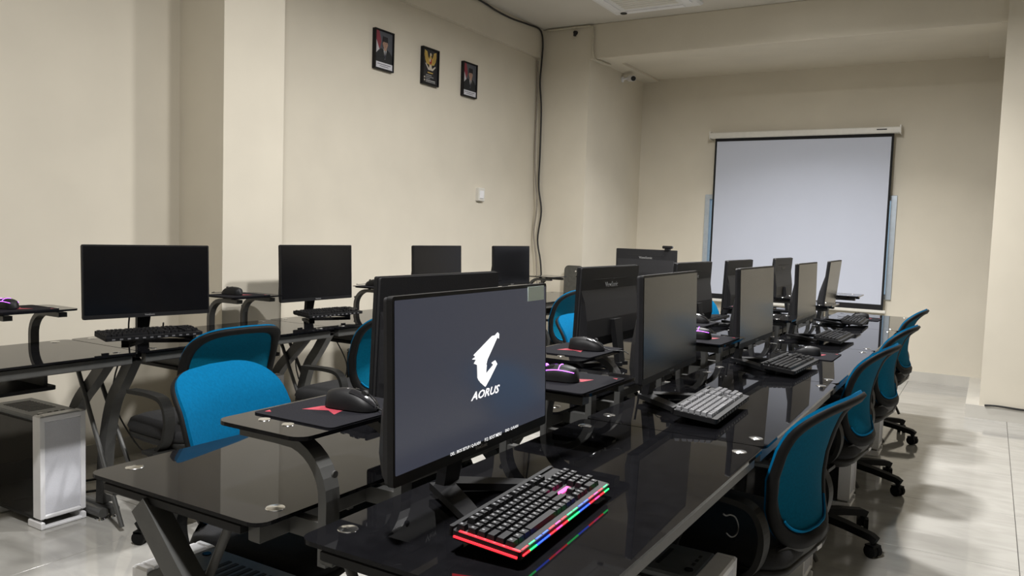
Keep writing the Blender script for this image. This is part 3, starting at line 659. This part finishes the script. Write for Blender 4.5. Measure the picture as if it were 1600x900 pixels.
# ---------------------------------------------------------------- wall things
def frame(y,z,label,kind):
    t=thing('picture_frame',label,'picture',(XL,y,z),R(90),'framed pictures high on the long wall')
    w2,h2=.108,.146; f=MB()
    for a,b in(((-w2,-.03,-h2),(-w2+.010,0,h2)),((w2-.010,-.03,-h2),(w2,0,h2)),((-w2+.010,-.03,-h2),(w2-.010,0,-h2+.010)),((-w2+.010,-.03,h2-.010),(w2-.010,0,h2))): f.box(a,b)
    f.build('frame',M_BLK,t)
    RXm=Matrix.Rotation(R(90),4,'X')
    def flat(pts,name,mt,lay): 
        y0=.018+lay*.0006; return MB().prism(pts,y0,y0+.0005,RXm).build(name,mt,t)
    def ell(cx,cz,rx,rz,n=18,a0=0,a1=360): return [(cx+rx*math.cos(R(a0+(a1-a0)*i/n)),cz+rz*math.sin(R(a0+(a1-a0)*i/n))) for i in range(n if a1-a0==360 else n+1)]
    W_,H_=w2-.0101,h2-.0101
    if kind!='emblem':
        flat([(-W_,-H_),(W_,-H_),(W_,H_),(-W_,H_)],'photo_background',mat('portrait_grey',(.075,.08,.095),.5),0)
        flat([(-W_,-.02),(-.05,.0),(-.03,.06),(-.055,H_),(-W_,H_)],'flag_red',mat('flag_red_cloth',(.22,.03,.045),.6),1)
        flat([(-W_,-.05),(-.035,-.05),(-.05,.0),(-W_+.01,.07),(-W_,.08)],'flag_white',mat('flag_white_cloth',(.5,.48,.5),.6),2)
        skin=mat('portrait_skin',(.36,.22,.16),.6)
        dx=.012
        flat([(-.092,-.09),(.096,-.09),(.094,-.03),(.065,-.002),(.035,.012),(dx,.0),(-.03,.012),(-.06,-.005),(-.088,-.03)],'suit',mat('portrait_suit',(.012,.014,.016),.6),3)
        flat([(-.018+dx,.012),(0+dx,-.065),(.018+dx,.012)],'shirt',mat('portrait_shirt',(.62,.62,.62),.6),4)
        flat([(-.005+dx,.0),(-.007+dx,-.05),(0+dx,-.06),(.007+dx,-.05),(.005+dx,.0)],'tie',mat('portrait_tie',(.03,.03,.05),.6),5)
        flat([(-.014+dx,.0),(.014+dx,.0),(.015+dx,.03),(-.015+dx,.03)],'neck',skin,5)
        flat(ell(dx,.046,.026,.036),'face',skin,6)
        for e in(-.010,.010): flat(ell(dx+e,.052,.0035,.002,8),'eye',mat('portrait_dark',(.02,.015,.015),.6),7)
        flat([(dx-.0025,.040),(dx+.0035,.040),(dx,.052)],'nose',mat('portrait_skin_dark',(.28,.16,.115),.6),7)
        flat(ell(dx,.030,.008,.0018,10),'mouth',mat('portrait_lip',(.26,.09,.08),.6),7)
        for e in(-1,1): flat(ell(dx+e*.027,.046,.004,.008,8),'ear',skin,5)
        flat([(-.030+dx,.062),(.030+dx,.062),(.027+dx,.100),(-.025+dx,.102)],'cap',mat('portrait_cap',(.014,.012,.014),.7),7)
        flat([(-W_+.002,-H_+.002),(W_-.002,-H_+.002),(W_-.002,-.091),(-W_+.002,-.091)],'caption_strip',mat('caption_white',(.62,.62,.66),.6),8)
        ink=mat('caption_ink',(.12,.12,.14),.6)
        flat([(-.075,-.108),(.075,-.108),(.075,-.103),(-.075,-.103)],'caption_line',ink,9); flat([(-.05,-.121),(.05,-.121),(.05,-.117),(-.05,-.117)],'caption_line',ink,9)
    else:
        flat([(-W_,-H_),(W_,-H_),(W_,H_),(-W_,H_)],'black_ground',mat('emblem_black',(.014,.014,.017),.5),0)
        gold=mat('emblem_gold',(.50,.34,.08),.5); pale=mat('emblem_pale',(.55,.50,.42),.6)
        for s_ in(-1,1):
            pts=[(s_*.012,.055),(s_*.03,.075),(s_*.045,.115),(s_*.078,.125),(s_*.080,.085),(s_*.070,.05),(s_*.05,.02),(s_*.022,.015)]
            flat(pts if s_>0 else pts[::-1],'wing',gold,1)
            for q in range(4):
                a=.035+q*.011; l=[(s_*a,.03+q*.008),(s_*(a+.003),.03+q*.008),(s_*(a+.006),.10+q*.005),(s_*(a+.004),.10+q*.005)]
                flat(l if s_>0 else l[::-1],'feather',mat('emblem_brown',(.22,.13,.03),.6),2)
        flat([(-.018,.0),(.018,.0),(.016,.07),(.008,.09),(-.008,.09),(-.016,.07)],'body',gold,2)
        flat(ell(0,.097,.010,.013,12),'head',pale,3); flat([(.006,.092),(.020,.095),(.008,.103)],'beak',gold,4)
        flat([(-.016,.062),(.016,.062),(.016,.035),(0,.015),(-.016,.035)],'shield',mat('emblem_red',(.35,.03,.03),.6),4)
        flat([(-.016,.062),(0,.062),(0,.040),(-.016,.040)],'shield_field',pale,5)
        flat([(-.022,-.012),(.022,-.012),(.010,.016),(-.010,.016)],'tail',pale,3)
        flat([(-.070,.018),(-.062,.024),(-.025,-.012),(.025,-.012),(.062,.012),(.068,.004),(.030,-.028),(-.030,-.028)],'ribbon',pale,5)
        flat([(-.035,-.052),(.035,-.052),(.035,-.043),(-.035,-.043)],'heading_line',gold,1)
        wi=mat('emblem_text',(.42,.42,.42),.6)
        for i,(a,b,h) in enumerate(((-.055,.02,.004),(-.055,.045,.004),(-.055,.0,.004),(-.055,.07,.007),(-.055,.07,.004))):
            z_=-.066-.0135*i; flat([(a,z_-h),(b,z_-h),(b,z_),(a,z_)],'text_line',wi,1)
        for z_ in(-.083,-.106): flat([(-.08,z_-.012),(-.066,z_-.012),(-.066,z_),(-.08,z_)],'bullet',pale,1)
    return t
frame(4.697,2.607,'black framed portrait of a person in dark suit, left of three','left')
frame(5.274,2.597,'black framed golden winged emblem poster between the two portraits','emblem')
frame(5.841,2.592,'black framed portrait of a person in dark suit, right of three','right')
t=thing('wall_switch','small off-white switch box on the long wall below the portraits','switch',(XL,6.07,1.617),R(90))
MB().bbox((-.052,-.03,-.06),(.052,0,.06),.006).build('box',M_HOUS,t); MB().bbox((-.03,-.036,-.035),(.03,-.0301,.035),.002).build('rocker',M_WHT,t)
# cables in the corner
p=smooth_path([(-3.94,5.3,3.285),(-3.94,5.894,3.283),(-3.94,6.167,3.262),(-3.94,6.446,3.258),(-3.94,6.742,3.276),(-3.935,6.97,3.276),(-3.934,7.035,3.16),(-3.942,7.035,2.95),(-3.953,7.04,2.772),(-3.928,7.04,2.52),(-3.924,7.04,2.079),(-3.926,7.04,1.761),(-3.886,7.04,1.507),(-3.911,7.03,1.219),(-3.864,7.03,.964),(-3.83,7.02,.5),(-3.85,7.02,.02)],6)
tag(MB().tube(p,.0085,7).build('black_cable',M_CABLE),'black cable running along the ceiling edge and hanging down the corner','cable')
p=smooth_path([(-3.975,7.02,2.99),(-3.974,7.03,2.648),(-3.978,7.03,2.333),(-3.972,7.03,1.953),(-3.933,7.03,1.57),(-3.958,7.03,1.282),(-3.916,7.03,.994),(-3.89,7.03,.5),(-3.90,7.03,.02)],6)
tag(MB().tube(p,.0075,7).build('grey_cable',M_CABG),'thin grey cable hanging in the corner beside the black one','cable')
p=smooth_path([(-3.90,7.05,3.283),(-3.50,7.052,3.284),(-3.43,7.052,3.28),(-3.40,7.05,3.24),(-3.395,7.05,3.05),(-3.37,7.06,2.965),(-3.34,7.15,2.955),(-3.33,7.33,2.955)],6)
tag(MB().tube(p,.011,7).build('conduit',M_PIPE),'cream cable conduit bending around the beam above the corner pillar','conduit')
tag(MB().cyl((-3.59,7.07,3.235),(-3.59,7.04,3.235),.022,.016).box((-3.60,7.035,3.20),(-3.58,7.06,3.235)).build('wall_hook',M_DARK),'small dark hook high on the corner pillar','hook')
t=thing('security_camera','small white bullet security camera under the ceiling beam','camera',(XC,7.86,2.92),0)
MB().cyl((.0005,0,0),(.012,0,0),.03).cyl((.012,0,0),(.07,-.0,.012),.01).build('bracket',M_WHT,t)
MB().cyl((.06,.05,.015),(.15,-.06,-.01),.03,seg=16).build('barrel',M_WHT,t); MB().cyl((.1504,-.0605,-.0101),(.156,-.067,-.0118),.025,seg=16).build('lens',M_DARK,t)
# ceiling air conditioner
t=thing('ceiling_air_conditioner','white square air conditioner panel on the ceiling','air conditioner',(-2.62,6.32,CEIL),0)
MB().bbox((-.40,-.40,-.05),(.40,.40,-.0005),.015).build('panel',M_ACW,t)
gm=MB()
for i in range(9): gm.box((-.24,-.24+i*.055,-.0535),(.24,-.205+i*.055,-.0501))
gm.build('grille',M_HOUS,t)
for s_ in(-1,1):
    MB().box((-.26,s_*.32-.03,-.058),(.26,s_*.32+.03,-.0502)).build('air_flap',M_WHT,t); MB().box((s_*.32-.03,-.26,-.058),(s_*.32+.03,.26,-.0502)).build('air_flap',M_WHT,t)
MB().cyl((-.30,.345,-.0501),(-.30,.345,-.056),.03).build('sensor',M_CGR,t)
# upright dark glass sheet at the corner pillar
t=thing('glass_panel','dark upright glass sheet with rounded corners before the corner pillar','glass panel',(-3.475,7.0,0),0)
MB().prism(rrect(-.105,0,.105,.985,.05,5),-.004,.004,Matrix.Rotation(R(90),4,'X')).build('sheet',M_GEDGE,t)
for z_ in(.955,.93): MB().cyl((.05+(.955-z_)*-1.2,-.0041,z_),(.05+(.955-z_)*-1.2,-.008,z_),.008).build('bolt_cap',M_CHROME,t)
MB().bbox((-.12,-.05,0),(.12,.03,.0),.0) if False else None
# ---------------------------------------------------------------- teacher's desk at the far left
o=put('desk',make_desk,(-2.77,6.935,0),R(180),'black glass computer desk standing crosswise beside the corner pillar','desk','black glass computer desks')
o=put('mon',make_monitor,(-2.655,6.80,DT),R(180),'monitor facing the end wall with webcam on top','monitor','computer monitors')
t=thing('webcam','small black webcam clipped on top of the far crosswise monitor','webcam',(-2.455,6.785,1.176),0)
MB().bbox((-.045,-.02,.012),(.045,.012,.038),.006).build('body',M_BLKG,t); MB().box((-.02,-.028,.0005),(.02,.022,.0119)).build('clip',M_BLK,t); MB().cyl((0,.0121,.025),(0,.016,.025),.009).build('lens',M_DARK,t)
put('kb_black',None,(-2.66,6.97,DT+.022),R(180),'black keyboard behind the crosswise monitor at the far left','keyboard','computer keyboards',R(5.5))
# ---------------------------------------------------------------- loose cables
def cable(P,label,r=.004,mt=None): tag(MB().tube(smooth_path(P,6),r,6).build('cable',mt or M_CABLE),label,'cable')
for k,(n_) in enumerate(['first','second','third','fourth']):
    yy=[2.27,3.45,4.645,5.675][k]
    cable([(-3.44,yy+.02,.90),(-3.50,yy+.05,.80),(-3.56,yy+.08,.72),(-3.58,yy+.02,.45),(-3.56,yy+.12,.2),(-3.60,yy+.3,.02)],'black monitor cable hanging behind the '+n_+' wall desk monitor')
    cable([(-3.52,yy+.25,.78),(-3.58,yy+.30,.66),(-3.50,yy+.38,.42),(-3.56,yy+.42,.25),(-3.62,yy+.5,.02)],'black power cable dropping beside the '+n_+' wall desk monitor')
for k in range(4):
    yy=1.545+PITCH*k
    cable([(-1.047,yy-.05,.86),(-1.05,yy,.74),(-1.045,yy+.06,.5),(-1.05,yy+.1,.25),(-1.05,yy+.2,.02)],'black cable hanging in the gap between the benches at the '+ORD[k]+' desks')
    cable([(-1.047,yy+.22,.84),(-1.05,yy+.25,.70),(-1.04,yy+.33,.45),(-1.05,yy+.28,.2),(-1.05,yy+.36,.02)],'second black cable hanging between the benches at the '+ORD[k]+' desks')
for i,(P,lab) in enumerate([([(-3.7,1.9,.012),(-3.5,2.3,.012),(-3.62,2.7,.012),(-3.5,3.0,.012),(-3.55,3.6,.012)],'tangled black cable on the floor under the wall desks'),
    ([(-3.75,2.1,.012),(-3.62,2.5,.012),(-3.45,2.75,.012),(-3.48,3.2,.012),(-3.5,3.9,.012)],'black power lead on the floor along the left wall'),
    ([(-.468,1.72,.69),(-.468,1.745,.678),(-.468,1.785,.668),(-.468,1.83,.648),(-.468,1.86,.618),(-.468,1.845,.604),(-.468,1.80,.612),(-.468,1.755,.636)],'thin grey cable loop below the nearest right desk edge')]):
    cable(P,lab,.006 if i<2 else .0018, None if i<2 else mat('dim_grey_cable',(.03,.03,.03),.5))
t=thing('power_strip','black power strip on the floor under the second wall desk','power strip',(-3.72,2.55,0),R(90))
MB().bbox((-.18,-.03,0),(.18,.03,.04),.005).build('body',M_BLK,t)
for i in range(4): MB().cyl((-.12+i*.08,0,.0401),(-.12+i*.08,0,.043),.02).build('socket',M_DARK,t)
tag(MB().tube(smooth_path([(.03,6.96,.108),(.12,6.962,.112),(.3,6.962,.106),(.7,6.962,.106)],5),.008,6).build('wall_cable',M_CABLE),'black cable lying along the baseboard of the right pillar','cable')
